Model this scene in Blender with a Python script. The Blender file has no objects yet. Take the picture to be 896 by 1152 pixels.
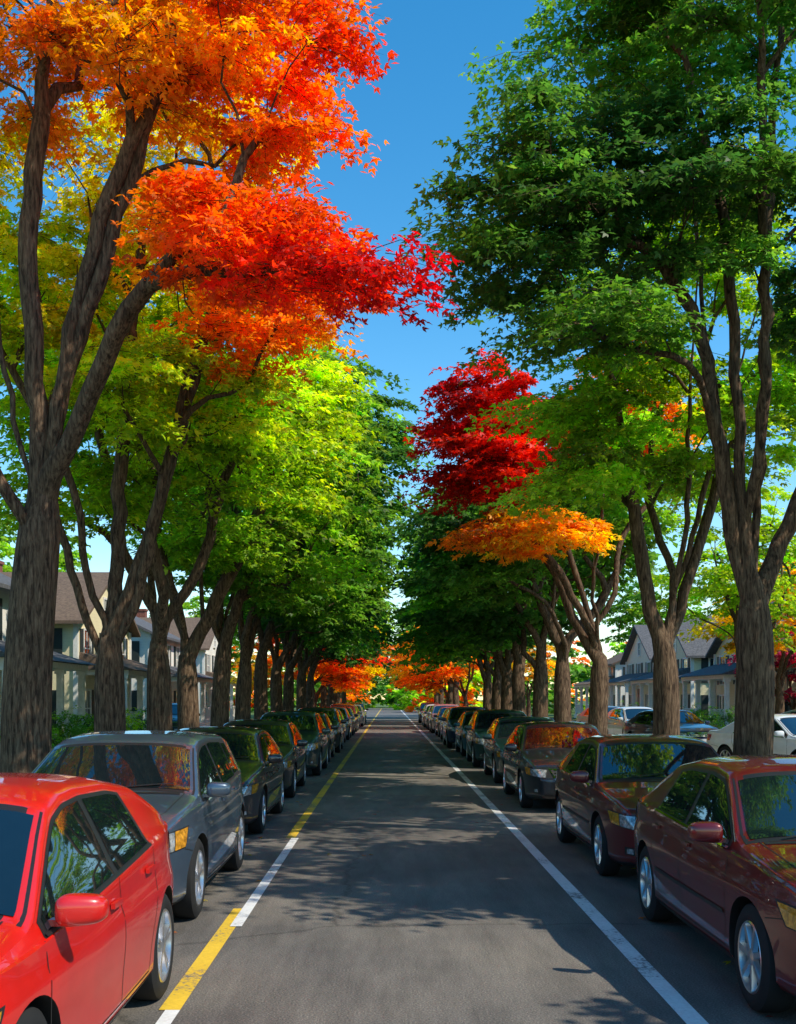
import bpy, bmesh, math, random
import numpy as np
from mathutils import Vector, Matrix
from mathutils.bvhtree import BVHTree
random.seed(7)
scene=bpy.context.scene
COL=scene.collection

# ------------------------------------------------------------------ helpers
def link(o):
    COL.objects.link(o); return o
def empty(name,loc=(0,0,0),rz=0.0,sc=1.0):
    e=bpy.data.objects.new(name,None); e.location=loc; e.rotation_euler=(0,0,rz); e.scale=(sc,sc,sc)
    e.empty_display_size=0.2
    return link(e)
def obj(name,mesh,parent=None,loc=(0,0,0),rot=(0,0,0)):
    o=bpy.data.objects.new(name,mesh); o.location=loc; o.rotation_euler=rot
    link(o)
    if parent is not None: o.parent=parent
    return o
def new_mat(name):
    m=bpy.data.materials.new(name); m.use_nodes=True
    nt=m.node_tree; nt.nodes.clear()
    out=nt.nodes.new('ShaderNodeOutputMaterial')
    return m,nt,out
def pbsdf(nt,out,col=(0.5,0.5,0.5),rough=0.5,metal=0.0,spec=0.5,coat=0.0,coatr=0.03,ior=1.5):
    b=nt.nodes.new('ShaderNodeBsdfPrincipled')
    b.inputs['Base Color'].default_value=(*col,1); b.inputs['Roughness'].default_value=rough
    b.inputs['Metallic'].default_value=metal; b.inputs['Specular IOR Level'].default_value=spec
    b.inputs['Coat Weight'].default_value=coat; b.inputs['Coat Roughness'].default_value=coatr
    b.inputs['IOR'].default_value=ior
    nt.links.new(b.outputs[0],out.inputs[0])
    return b
def ramp(nt,fac,stops):
    r=nt.nodes.new('ShaderNodeValToRGB')
    el=r.color_ramp.elements
    while len(el)<len(stops): el.new(0.5)
    for e,(p,c) in zip(el,stops):
        e.position=p; e.color=(*c,1) if len(c)==3 else c
    nt.links.new(fac,r.inputs[0]); return r
def noise(nt,scale,detail=4,rough=0.6,vec=None,dist=0.0):
    n=nt.nodes.new('ShaderNodeTexNoise'); n.inputs['Scale'].default_value=scale
    n.inputs['Detail'].default_value=detail; n.inputs['Roughness'].default_value=rough
    n.inputs['Distortion'].default_value=dist
    if vec is not None: nt.links.new(vec,n.inputs['Vector'])
    return n
def coords(nt,kind='Object',scale=None):
    t=nt.nodes.new('ShaderNodeTexCoord')
    o=t.outputs[kind]
    if scale:
        m=nt.nodes.new('ShaderNodeMapping'); m.inputs['Scale'].default_value=scale
        nt.links.new(o,m.inputs[0]); o=m.outputs[0]
    return o
def bump(nt,h,b,strength=0.3,dist=0.02):
    bp=nt.nodes.new('ShaderNodeBump'); bp.inputs['Strength'].default_value=strength
    bp.inputs['Distance'].default_value=dist
    nt.links.new(h,bp.inputs['Height']); nt.links.new(bp.outputs[0],b.inputs['Normal'])
    return bp
def mat_noise(name,c1,c2,scale=5,rough=0.7,bs=0.3,bd=0.01,sc=None,detail=5,p=(0.35,0.65),spec=0.3):
    m,nt,out=new_mat(name); b=pbsdf(nt,out,c1,rough,spec=spec)
    v=coords(nt,'Object',sc); n=noise(nt,scale,detail,vec=v)
    r=ramp(nt,n.outputs[0],[(p[0],c1),(p[1],c2)]); nt.links.new(r.outputs[0],b.inputs['Base Color'])
    if bs>0: bump(nt,n.outputs[0],b,bs,bd)
    return m
def np_mesh(name,V,F4,mats,smooth=False,matidx=None):
    """fast mesh from quads (n,4)"""
    me=bpy.data.meshes.new(name)
    V=np.asarray(V,dtype=np.float32); F=np.asarray(F4,dtype=np.int32)
    me.vertices.add(len(V)); me.vertices.foreach_set('co',V.ravel())
    k=F.shape[1]
    me.loops.add(F.size); me.loops.foreach_set('vertex_index',F.ravel())
    me.polygons.add(len(F)); me.polygons.foreach_set('loop_start',np.arange(len(F),dtype=np.int32)*k)
    me.update(calc_edges=True)
    if smooth: me.polygons.foreach_set('use_smooth',np.ones(len(F),dtype=bool))
    if matidx is not None: me.polygons.foreach_set('material_index',np.asarray(matidx,dtype=np.int32))
    for m in mats: me.materials.append(m)
    return me
def py_mesh(name,V,F,mats,smooth=False,matidx=None):
    me=bpy.data.meshes.new(name); me.from_pydata([tuple(v) for v in V],[],[tuple(f) for f in F]); me.update()
    for m in mats: me.materials.append(m)
    if smooth:
        me.polygons.foreach_set('use_smooth',[True]*len(me.polygons))
    if matidx is not None: me.polygons.foreach_set('material_index',matidx)
    return me
class MB:
    """simple multi-box builder"""
    def __init__(s): s.V=[]; s.F=[]; s.M=[]
    def box(s,x0,x1,y0,y1,z0,z1,m=0):
        b=len(s.V)
        s.V+= [(x0,y0,z0),(x1,y0,z0),(x1,y1,z0),(x0,y1,z0),(x0,y0,z1),(x1,y0,z1),(x1,y1,z1),(x0,y1,z1)]
        for f in [(0,3,2,1),(4,5,6,7),(0,1,5,4),(1,2,6,5),(2,3,7,6),(3,0,4,7)]:
            s.F.append(tuple(b+i for i in f)); s.M.append(m)
    def prism(s,pts,vec,m=0):
        b=len(s.V); n=len(pts); v=Vector(vec)
        s.V+=[tuple(p) for p in pts]; s.V+=[tuple(Vector(p)+v) for p in pts]
        s.F.append(tuple(b+i for i in reversed(range(n)))); s.M.append(m)
        s.F.append(tuple(b+n+i for i in range(n))); s.M.append(m)
        for i in range(n):
            j=(i+1)%n; s.F.append((b+i,b+j,b+n+j,b+n+i)); s.M.append(m)
    def cyl(s,cx,cy,z0,z1,r0,r1=None,n=12,m=0):
        r1=r0 if r1 is None else r1
        b=len(s.V)
        for z,r in((z0,r0),(z1,r1)):
            for i in range(n):
                a=2*math.pi*i/n; s.V.append((cx+r*math.cos(a),cy+r*math.sin(a),z))
        for i in range(n):
            j=(i+1)%n; s.F.append((b+i,b+j,b+n+j,b+n+i)); s.M.append(m)
        s.F.append(tuple(b+i for i in reversed(range(n)))); s.M.append(m)
        s.F.append(tuple(b+n+i for i in range(n))); s.M.append(m)
    def mesh(s,name,mats,smooth=False):
        me=py_mesh(name,s.V,s.F,mats,smooth,s.M)
        bm=bmesh.new(); bm.from_mesh(me); bmesh.ops.recalc_face_normals(bm,faces=bm.faces); bm.to_mesh(me); bm.free()
        return me

# ------------------------------------------------------------------ materials
def leaf_material(name,trans=0.5):
    m,nt,out=new_mat(name)
    at=nt.nodes.new('ShaderNodeAttribute'); at.attribute_name='Col'
    b=nt.nodes.new('ShaderNodeBsdfDiffuse')
    tr=nt.nodes.new('ShaderNodeBsdfTranslucent')
    hs=nt.nodes.new('ShaderNodeHueSaturation'); hs.inputs['Saturation'].default_value=1.05; hs.inputs['Value'].default_value=1.9
    nt.links.new(at.outputs['Color'],b.inputs['Color']); nt.links.new(at.outputs['Color'],hs.inputs['Color'])
    nt.links.new(hs.outputs[0],tr.inputs['Color'])
    mx=nt.nodes.new('ShaderNodeMixShader'); mx.inputs[0].default_value=trans
    nt.links.new(b.outputs[0],mx.inputs[1]); nt.links.new(tr.outputs[0],mx.inputs[2])
    g=nt.nodes.new('ShaderNodeBsdfGlossy'); g.inputs['Roughness'].default_value=0.45; g.inputs['Color'].default_value=(0.9,0.9,0.9,1)
    m2=nt.nodes.new('ShaderNodeMixShader'); m2.inputs[0].default_value=0.025
    nt.links.new(mx.outputs[0],m2.inputs[1]); nt.links.new(g.outputs[0],m2.inputs[2]); nt.links.new(m2.outputs[0],out.inputs[0])
    return m
LEAF=leaf_material('leaf')
def bark_material():
    m,nt,out=new_mat('bark'); b=pbsdf(nt,out,(0.1,0.07,0.05),0.9,spec=0.15)
    v=coords(nt,'Object',(1,1,0.15)); n=noise(nt,30,5,0.65,v,0.5)
    v2=coords(nt,'Object'); n2=noise(nt,1.6,3,vec=v2)
    r=ramp(nt,n.outputs[0],[(0.35,(0.034,0.021,0.014)),(0.5,(0.12,0.076,0.047)),(0.68,(0.235,0.158,0.10))])
    mx=nt.nodes.new('ShaderNodeMix'); mx.data_type='RGBA'; mx.blend_type='MULTIPLY'; mx.inputs[0].default_value=0.6
    r2=ramp(nt,n2.outputs[0],[(0.3,(0.6,0.6,0.6)),(0.7,(1.1,1.05,1.0))])
    nt.links.new(r.outputs[0],mx.inputs[6]); nt.links.new(r2.outputs[0],mx.inputs[7]); nt.links.new(mx.outputs[2],b.inputs['Base Color'])
    bump(nt,n.outputs[0],b,0.9,0.03)
    return m
BARK=bark_material()

# ------------------------------------------------------------------ tree generator
PAL=dict(red=(0.70,0.034,0.012),dred=(0.52,0.014,0.018),orange=(0.85,0.21,0.010),oyel=(0.86,0.40,0.016),yellow=(0.80,0.62,0.028),
         yg=(0.43,0.56,0.028),lg=(0.26,0.43,0.028),green=(0.125,0.265,0.026),dgreen=(0.055,0.138,0.022),pink=(0.5,0.05,0.10))
def unit(v):
    return v/np.maximum(np.linalg.norm(v,axis=-1,keepdims=True),1e-9)
def sample_pads(masses,rng,spacing):
    pts=[];cols=[]
    for (c,r,cn,n) in masses:
        c=np.array(c,float); r=np.array(r,float); k=0; tries=0
        names=cn if isinstance(cn,(list,tuple)) else [cn]
        while k<n and tries<n*14:
            tries+=1
            d=rng.normal(size=3); d/=np.linalg.norm(d); u=rng.random()**0.45
            p=c+d*r*u
            if pts and np.min(np.linalg.norm((np.array(pts)-p)*[1,1,1.7],axis=1))<spacing: continue
            pts.append(p); k+=1
            if len(names)==1: cols.append(PAL[names[0]])
            else:
                t=np.clip((p[0]-(c[0]-r[0]))/(2*r[0])+rng.normal()*0.15,0,0.999)*(len(names)-1)
                i=int(t); f=t-i
                cols.append(tuple(np.array(PAL[names[i]])*(1-f)+np.array(PAL[names[min(i+1,len(names)-1)]])*f))
    return np.array(pts),np.array(cols)
def leaves_mesh(name,P,D,N,S,C,lobes=3):
    T=np.cross(N,D)
    angs={1:[0],2:[-0.45,0.45],3:[0,-1.0,1.0]}[lobes]
    Vs=[];n=len(P)
    for a in angs:
        d=math.cos(a)*D+math.sin(a)*T; t=-math.sin(a)*D+math.cos(a)*T
        s=(S*(1.0 if a==0 or lobes==2 else 0.8))[:,None]; w=0.24 if lobes>1 else 0.36
        V=np.stack([P,P+d*s*0.45+t*s*w+N*s*0.08,P+d*s-N*s*0.12,P+d*s*0.45-t*s*w+N*s*0.08],axis=1)
        Vs.append(V)
    V=np.concatenate(Vs,axis=0).reshape(-1,3)
    nf=n*len(angs); F=np.arange(nf*4).reshape(-1,4)
    me=np_mesh(name,V,F,[LEAF])
    at=me.attributes.new('Col','FLOAT_COLOR','FACE')
    cc=np.ones((nf,4),dtype=np.float32); cc[:,:3]=np.tile(C,(len(angs),1))
    at.data.foreach_set('color',cc.ravel())
    return me
def pad_leaves(pts,cols,ctr,rng,R,nleaf,size,flat=0.08,droop=0.28,tone=0.3):
    """leaves along radiating twigs in flattened sprays"""
    n=len(pts); tw=max(6,int(nleaf/20)); m=int(nleaf/tw)
    c=np.repeat(pts,tw,axis=0)
    Rp=np.repeat(R*(0.7+0.6*rng.random(n)),tw)
    out=pts-ctr; out[:,2]=0; oa=np.arctan2(out[:,1],out[:,0])
    th=np.repeat(oa,tw)+rng.normal(size=n*tw)*1.5
    L=Rp*(0.40+0.75*rng.random(n*tw))*(0.75+0.35*np.cos(th-np.repeat(oa,tw)))
    dz=rng.normal(size=n*tw)*0.10+0.05
    d=np.stack([np.cos(th),np.sin(th),dz],axis=1)
    c=c+np.stack([rng.normal(size=n*tw)*0.12,rng.normal(size=n*tw)*0.12,rng.normal(size=n*tw)*flat],axis=1)*Rp[:,None]
    ends=c+d*L[:,None]; ends[:,2]-=droop*L
    s=np.sqrt(rng.random((n*tw,m)))*0.98+0.02
    cc=c[:,None,:]; dd=d[:,None,:]
    P=cc+dd*(L[:,None]*s)[:,:,None]
    P[:,:,2]-=droop*(L[:,None]*s**2)
    side=np.stack([-np.sin(th),np.cos(th),np.zeros(n*tw)],axis=1)[:,None,:]
    P=P+side*(rng.normal(size=(n*tw,m))*0.13*(L[:,None]*(0.35+s*0.65)))[:,:,None]
    P=P+rng.normal(size=P.shape)*np.array([0.025,0.025,0.035])
    P=P.reshape(-1,3)
    N_=len(P)
    yaw=np.repeat(th,m)+rng.normal(size=N_)*0.9
    D=np.stack([np.cos(yaw),np.sin(yaw),-0.3+rng.normal(size=N_)*0.35],axis=1); D=unit(D)
    Nn=unit(np.stack([rng.normal(size=N_)*0.5,rng.normal(size=N_)*0.5,np.ones(N_)],axis=1))
    Nn=unit(Nn-D*np.sum(Nn*D,axis=1,keepdims=True))
    S=size*(0.65+0.6*rng.random(N_))
    pt=np.exp(rng.normal(size=n)*tone); C=cols*pt[:,None]
    C=np.repeat(C,tw*m,axis=0)
    ls=np.exp(rng.normal(size=N_)*0.22)
    C=C*ls[:,None]
    C[:,0]*=1+rng.normal(size=N_)*0.14
    C=np.clip(C,0.003,0.88)
    return P,D,Nn,S,C,c,ends
def tube(V,F,pts,rad,ns):
    pts=np.asarray(pts); n=len(pts)
    t=np.gradient(pts,axis=0) if n>2 else np.repeat((pts[1:]-pts[:1]),2,axis=0)
    t=unit(t); up=np.array([1.0,0.13,0.07]); 
    a=up-t[0]*np.dot(up,t[0]); a/=np.linalg.norm(a)
    base=len(V)
    for i in range(n):
        a=a-t[i]*np.dot(a,t[i]); a/=max(np.linalg.norm(a),1e-6); b=np.cross(t[i],a)
        for k in range(ns):
            an=2*math.pi*k/ns; r=rad[i]
            if r>0.12: r*=1+0.05*math.sin(3*an+pts[i][2]*0.9)+0.03*math.sin(5*an+pts[i][2]*1.7)
            V.append(pts[i]+(a*math.cos(an)+b*math.sin(an))*r)
    for i in range(n-1):
        for k in range(ns):
            k2=(k+1)%ns
            F.append((base+i*ns+k,base+i*ns+k2,base+(i+1)*ns+k2,base+(i+1)*ns+k))
def skeleton(base,fork,targets,limbs,rt,rng,r0=0.009):
    pos=[];par=[];dr=[];pl=[]
    def add(p,pa):
        i=len(pos); pos.append(np.array(p,float)); par.append(pa)
        if pa>=0:
            d=pos[i]-pos[pa]; L=np.linalg.norm(d); dr.append(d/max(L,1e-6)); pl.append(pl[pa]+L)
        else: dr.append(np.array([0,0,1.0])); pl.append(0.0)
        return i
    base=np.array(base,float); fork=np.array(fork,float)
    H=fork[2]-base[2]; n=max(5,int(H/0.25)); pa=-1
    ph=rng.random()*6
    for i in range(n+1):
        f=i/n; p=base*(1-f)+fork*f; 
        p=p+np.array([math.sin(f*3.1+ph)-math.sin(ph),math.cos(f*2.7+ph)-math.cos(ph),0])*0.016*H
        pa=add(p,pa)
    minidx=int(n*0.85); ntr=len(pos)
    for lb in limbs:
        pts=[np.array(q,float) for q in lb]
        i0=min(range(ntr),key=lambda i:abs(pos[i][2]-(pts[0][2]-0.75))); pa=i0
        ctrl=[pos[i0]]+pts
        for s in range(len(ctrl)-1):
            p0=ctrl[max(s-1,0)] if s>0 else pos[i0]-np.array([0,0,0.6]);p1=ctrl[s];p2=ctrl[s+1];p3=ctrl[min(s+2,len(ctrl)-1)]
            k=max(2,int(np.linalg.norm(p2-p1)/0.3))
            for j in range(1,k+1):
                t=j/k; q=0.5*((2*p1)+(-p0+p2)*t+(2*p0-5*p1+4*p2-p3)*t*t+(-p0+3*p1-3*p2+p3)*t**3)
                q=q+rng.normal(size=3)*0.02
                pa=add(q,pa)
    order=np.argsort(np.linalg.norm(targets-fork,axis=1))
    for oi in order:
        t=targets[oi]
        Pm=np.array(pos); Dm=np.array(dr); Lm=np.array(pl)
        v=t-Pm; dist=np.linalg.norm(v,axis=1); cosang=np.sum(v*Dm,axis=1)/np.maximum(dist,1e-6)
        cost=dist+0.35*Lm+np.where(cosang<0.5,(0.5-cosang)*2.4,0)+np.where(v[:,2]<0,-v[:,2]*1.3,0)
        cost[:minidx]=1e9
        i=int(np.argmin(cost)); d=dist[i]
        if d<0.15: continue
        o=t-fork; o[2]=0; o=o/max(np.linalg.norm(o),0.3); arr=unit(o*0.8+np.array([0,0,0.35])+v[i]/d*0.6)
        p0=Pm[i]; p1=p0+unit(Dm[i]*0.7+v[i]/d*0.6+np.array([0,0,0.35]))*d*0.4; p2=t-arr*d*0.33; p3=t
        k=max(2,int(d/0.33)); pa=i
        for j in range(1,k+1):
            s=j/k; q=(1-s)**3*p0+3*(1-s)**2*s*p1+3*(1-s)*s*s*p2+s**3*p3
            if j<k: q=q+rng.normal(size=3)*0.03
            pa=add(q,pa)
    n=len(pos); ch=[[] for _ in range(n)]
    for i in range(1,n):
        ch[par[i]].append(i)
    acc=np.zeros(n); dtip=np.zeros(n)
    for i in range(n-1,-1,-1):
        if not ch[i]: acc[i]=1; dtip[i]=0
        else:
            acc[i]=sum(acc[c] for c in ch[i]); dtip[i]=1+max(dtip[c] for c in ch[i])
    acc0=acc[0]
    rad=rt*(acc/acc0)**0.60
    tipr=rt*(1/acc0)**0.60
    for i in range(n):
        if acc[i]==1: rad[i]=max(r0*0.5,min(tipr,0.03)*(0.25+0.75*min(1,dtip[i]/6)))
        h=pos[i][2]-base[2]
        f=min(1,max(h,0)/max(H,0.1)); rad[i]*=1-0.14*f
        rad[i]*=1+0.45*math.exp(-max(h,0)/0.28)
    for it in range(2):
        r2=rad.copy()
        for i in range(1,n):
            if ch[i]:
                m=max(ch[i],key=lambda c:rad[c]); r2[i]=(rad[par[i]]*0.25+rad[i]*0.5+rad[m]*0.25) if rad[par[i]]<2*rad[i] else rad[i]
        rad=r2
    V=[];F=[]
    starts=[(0,-1)]
    while starts:
        s,pp=starts.pop()
        chain=[]; rr=[]
        if pp>=0: chain.append(pos[pp]); rr.append(min(rad[pp]*0.85,rad[s]*1.35))
        i=s
        while True:
            chain.append(pos[i]); rr.append(rad[i])
            if not ch[i]: break
            m=max(ch[i],key=lambda c:rad[c])
            for c in ch[i]:
                if c!=m: starts.append((c,i))
            i=m
        mr=max(rr); ns=16 if mr>0.13 else (8 if mr>0.05 else (6 if mr>0.025 else 4))
        tube(V,F,chain,rr,ns)
    return V,F
def make_tree(name,base,fork,masses,limbs=(),rt=0.3,padR=1.0,nleaf=420,size=0.11,lobes=2,spacing=0.5,seed=0,twigs=True,r0=0.009,tone=0.28,flat=0.08,auto=5,spread=2.0):
    rng=np.random.default_rng(seed)
    base=np.array(base,float); O=base.copy(); off=np.array([O[0],O[1],0])
    pts,cols=sample_pads(masses,rng,spacing)
    ctr=np.array(fork,float)
    P,D,N,S,C,c,ends=pad_leaves(pts,cols,ctr,rng,padR,nleaf,size,flat=flat,tone=tone)
    limbs=list(limbs)
    topz=pts[:,2].max(); a0=rng.random()*6.28
    cx,cy=pts[:,0].mean(),pts[:,1].mean()
    for k in range(auto):
        h0=fork[2]*(0.74+0.26*rng.random()); hz=(topz-1.0-h0)*(0.6+0.35*rng.random())
        a=a0+6.283*k/auto+rng.normal()*0.25; sp=spread*(0.7+0.5*rng.random())
        dx,dy=math.cos(a),math.sin(a)
        lean=np.array([(cx-fork[0])*0.5,(cy-fork[1])*0.5])
        lb=[]
        for (rf,zf) in ((0.12,0.15),(0.36,0.40),(0.66,0.70),(1.0,1.0)):
            w=0.06*sp; lb.append((fork[0]+dx*sp*rf+lean[0]*rf+rng.normal()*w,fork[1]+dy*sp*rf+lean[1]*rf+rng.normal()*w,h0+hz*zf+ (0.25 if rf==0.12 else 0)))
        limbs.append(lb)
    V,F=skeleton(base,fork,pts,limbs,rt,rng,r0)
    V=np.array(V)-off; F=np.array(F)
    if twigs:
        d=unit(ends-c); a=unit(np.cross(d,np.array([0.1,0.2,1.0]))); b=np.cross(d,a); r=0.006
        q=[c+a*r,c-a*r*0.5+b*r*0.87,c-a*r*0.5-b*r*0.87]
        e2=(c+ends)*0.5; e2[:,2]+=0.07*np.linalg.norm(ends-c,axis=1)
        q2=[e2+a*r*.7,e2-a*r*0.35+b*r*0.6,e2-a*r*0.35-b*r*0.6]
        q3=[ends]*3
        m=len(c); base_i=len(V)
        V=np.concatenate([V]+[x-off for x in q+q2+q3],axis=0)
        idx=np.arange(m)+base_i
        fs=[]
        for l in range(2):
            for k in range(3):
                k2=(k+1)%3
                fs.append(np.stack([idx+(l*3+k)*m,idx+(l*3+k2)*m,idx+((l+1)*3+k2)*m,idx+((l+1)*3+k)*m],axis=1))
        F=np.concatenate([F]+fs,axis=0)
    tm=np_mesh('trunk_mesh',V,F,[BARK],smooth=True)
    lm=leaves_mesh('foliage_mesh',P-off,D,N,S,C,lobes)
    e=empty(name,(O[0],O[1],0))
    obj('trunk_and_limbs',tm,e); obj('foliage',lm,e)
    return tm,lm
def dup_tree(name,tm,lm,loc,rz,sc):
    e=empty(name,loc,rz,sc); obj('trunk_and_limbs',tm,e); obj('foliage',lm,e)

# ---- left row near trees
make_tree('maple_tree',(-4.5,13.7,0),(-4.25,13.6,4.3),[
    ((-1.9,13.2,9.5),(1.4,1.6,1.2),['oyel','orange','red'],23),
    ((-1.75,12.3,6.95),(0.9,1.1,0.4),['orange','red'],10),
    ((-0.75,12.0,6.55),(0.6,0.7,0.2),['red','dred'],6),
    ((-4.5,13.3,10.2),(1.3,1.6,1.2),['oyel','orange'],14),
    ((-3.2,14.2,12.2),(2.6,2.4,1.0),['orange','red'],20),
    ((-6.5,14.5,9.2),(1.3,1.8,1.6),['yg','yg','oyel'],14)],
    limbs=[[(-3.9,13.5,5.0),(-3.2,13.1,6.2),(-2.4,12.7,7.0),(-1.4,12.3,7.15)],
           [(-4.3,13.6,5.2),(-4.4,13.6,7.4),(-4.3,13.7,9.2),(-4.1,13.8,11.2)],
           [(-4.7,13.5,4.5),(-5.4,13.8,6.2),(-5.9,14,8.6)],
           [(-4.1,13.6,5.2),(-3.7,13.5,7.0),(-3.1,13.4,8.6),(-2.3,13.3,9.9)]],
    rt=0.31,padR=0.88,nleaf=580,size=0.086,lobes=3,spacing=0.60,seed=1,auto=2,spread=1.5)
make_tree('maple_tree',(-4.45,17.5,0),(-4.3,17.5,2.8),[
    ((-2.2,16.8,8.4),(1.2,1.5,1.5),['oyel','orange','orange'],20),
    ((-3.9,17.8,10.4),(1.9,1.8,1.8),['yellow','yellow','oyel'],26),
    ((-5.8,17.5,8.2),(1.7,1.8,1.8),['yg','yg','yellow'],22),
    ((-3.4,17.0,6.5),(1.4,1.4,0.7),['yg','yg'],11)],
    limbs=[[(-4.0,17.4,3.3),(-3.4,17.1,5.6),(-3.0,16.9,7.0),(-2.3,16.8,8.3)],
           [(-4.35,17.6,3.5),(-4.2,17.7,6.5),(-3.9,17.8,9.8)],
           [(-4.7,17.4,3.1),(-5.3,17.3,5.3),(-5.8,17.5,8)]],
    rt=0.26,padR=1.0,nleaf=480,size=0.103,lobes=3,spacing=0.66,seed=2,auto=2)
make_tree('maple_tree',(-4.35,20.6,0),(-4.25,20.6,2.9),[
    ((-3.0,20.2,7.0),(1.4,1.7,1.7),['yg','lg','yg'],28),
    ((-5.5,20.6,8.0),(2.1,2.0,2.2),['yg','lg'],30),
    ((-3.9,21.0,9.8),(1.7,1.7,1.1),['yg','yellow','yg'],15),
    ((-4.8,19.6,5.4),(1.9,1.4,0.6),['yg','lg'],10)],
    rt=0.25,padR=1.05,nleaf=420,size=0.115,lobes=2,spacing=0.70,seed=3,auto=4)
make_tree('maple_tree',(-4.4,24.2,0),(-4.3,24.2,3.0),[
    ((-2.6,23.8,8.0),(1.35,1.8,2.2),['lg','yg','yg'],32),
    ((-5.1,24.4,8.4),(2.1,2.1,2.3),['lg','yg'],28),
    ((-3.6,23.6,5.3),(1.8,1.6,0.6),['lg','lg'],12)],
    rt=0.25,padR=1.1,nleaf=390,size=0.125,lobes=2,spacing=0.75,seed=4,auto=4)
make_tree('maple_tree',(-4.35,28.4,0),(-4.25,28.4,3.1),[
    ((-2.1,28,8.2),(1.5,2.2,2.8),['lg','lg','green'],36),
    ((-5.1,28.6,8.6),(2.2,2.2,2.7),['green','lg'],30),
    ((-3.2,27.8,5.1),(2.0,1.8,0.6),['green','lg'],14)],
    rt=0.25,padR=1.2,nleaf=340,size=0.15,lobes=2,spacing=0.78,seed=5,auto=4)
make_tree('maple_tree',(-4.4,33.2,0),(-4.3,33.2,3.3),[
    ((-1.5,33,8.6),(1.6,2.3,3.5),['green','green','dgreen'],42),
    ((-5.1,33.6,9.0),(2.3,2.3,2.9),['green','lg'],30),
    ((-2.8,32.6,4.9),(2.2,1.9,0.7),['green'],14)],
    rt=0.25,padR=1.25,nleaf=320,size=0.17,lobes=2,spacing=0.82,seed=6,auto=4)
# ---- right row near trees
make_tree('maple_tree',(4.68,14.5,0),(4.75,14.5,3.3),[
    ((1.7,13.4,7.8),(0.8,1.3,1.2),['green','dgreen'],16),
    ((3.4,13.6,8.0),(1.3,1.6,1.0),['dgreen','dgreen','green'],21),
    ((3.9,14.0,10.2),(1.9,1.8,1.2),['green','green','dgreen'],28),
    ((2.8,12.9,6.2),(0.8,0.8,0.25),['green'],6),
    ((6.6,14.7,8.6),(1.9,2.0,2.2),['dgreen','green'],30),
    ((5.0,15.0,12.2),(2.4,2.2,1.0),['dgreen','green'],18),
    ((7.4,12.9,5.9),(1.4,1.8,0.8),['dgreen','green'],12)],  # last mass: low foliage out of view, added to shade the road
    limbs=[[(4.5,14.4,3.8),(4.2,14.3,5.4),(3.8,14.0,6.8),(2.9,13.7,7.7),(2.1,13.5,8.1)],
           [(4.8,14.5,4.1),(4.95,14.6,7.0),(5.1,14.8,9.4),(5.3,14.9,11.5)],
           [(5.05,14.6,3.7),(5.8,14.7,5.5),(6.4,14.8,8.0)],
           [(4.6,14.4,4.1),(4.45,14.3,6.4),(4.2,14.1,8.2),(3.7,14.0,10.0)]],
    rt=0.26,padR=0.88,nleaf=580,size=0.088,lobes=3,spacing=0.6,seed=21,auto=2,spread=1.7)
make_tree('maple_tree',(4.7,19.0,0),(4.7,19.0,2.9),[
    ((3.8,18.7,7.4),(1.2,1.6,1.7),['lg','lg'],26),
    ((5.9,19.2,7.4),(2.1,2.0,2.2),['yg','lg','yg'],34),
    ((3.6,18.2,5.6),(1.1,1.2,0.4),['lg','lg'],8),
    ((5.0,19.3,10.2),(1.6,1.8,1.2),['lg','yg'],16)],
    limbs=[[(4.45,18.9,3.4),(4.1,18.8,5.4),(3.8,18.7,7.2)],[(5.0,19.1,3.4),(5.6,19.2,5.4),(6,19.3,7.4)]],
    rt=0.24,padR=1.0,nleaf=460,size=0.105,lobes=3,spacing=0.66,seed=22,auto=3)
make_tree('maple_tree',(4.7,25.0,0),(4.65,25.0,3.0),[
    ((2.6,24.9,7.7),(1.4,1.9,1.8),['dred','red','dred'],42),
    ((3.1,23.4,5.4),(1.35,1.2,0.4),['orange','oyel','oyel'],16),
    ((5.3,25.3,8.4),(1.6,1.9,1.6),['red','oyel'],18)],
    limbs=[[(4.4,24.8,3.6),(3.9,24.5,4.4),(3.3,24.0,5.1)],[(4.5,25,3.7),(3.9,25,5.6),(3.1,25,7.4)]],
    rt=0.23,padR=0.98,nleaf=460,size=0.12,lobes=3,spacing=0.62,seed=23,auto=3)
make_tree('maple_tree',(4.7,29.6,0),(4.65,29.6,3.0),[
    ((3.1,29.4,6.3),(1.8,2.1,1.8),['dgreen','green'],34),
    ((5.6,29.8,8.0),(2.1,2.2,2.2),['green','lg'],28)],
    rt=0.25,padR=1.2,nleaf=340,size=0.15,lobes=2,spacing=0.78,seed=24,auto=4)
# out-of-view trees on the right, added and shaped to shade the road
make_tree('maple_tree',(5.9,9.4,0),(6.1,9.4,3.0),[
    ((7.0,9.2,6.3),(1.9,2.4,1.7),['green','dgreen'],50),((7.2,9.0,8.9),(1.9,2.2,1.3),['green','dgreen'],32)],
    rt=0.24,padR=1.0,nleaf=300,size=0.15,lobes=1,spacing=0.7,seed=25,auto=4)
make_tree('maple_tree',(6.0,2.2,0),(6.2,2.2,3.0),[
    ((6.9,2.1,6.0),(1.8,1.9,1.6),['green','dgreen'],40)],
    rt=0.22,padR=0.9,nleaf=260,size=0.15,lobes=1,spacing=0.7,seed=26,auto=4)
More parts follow.
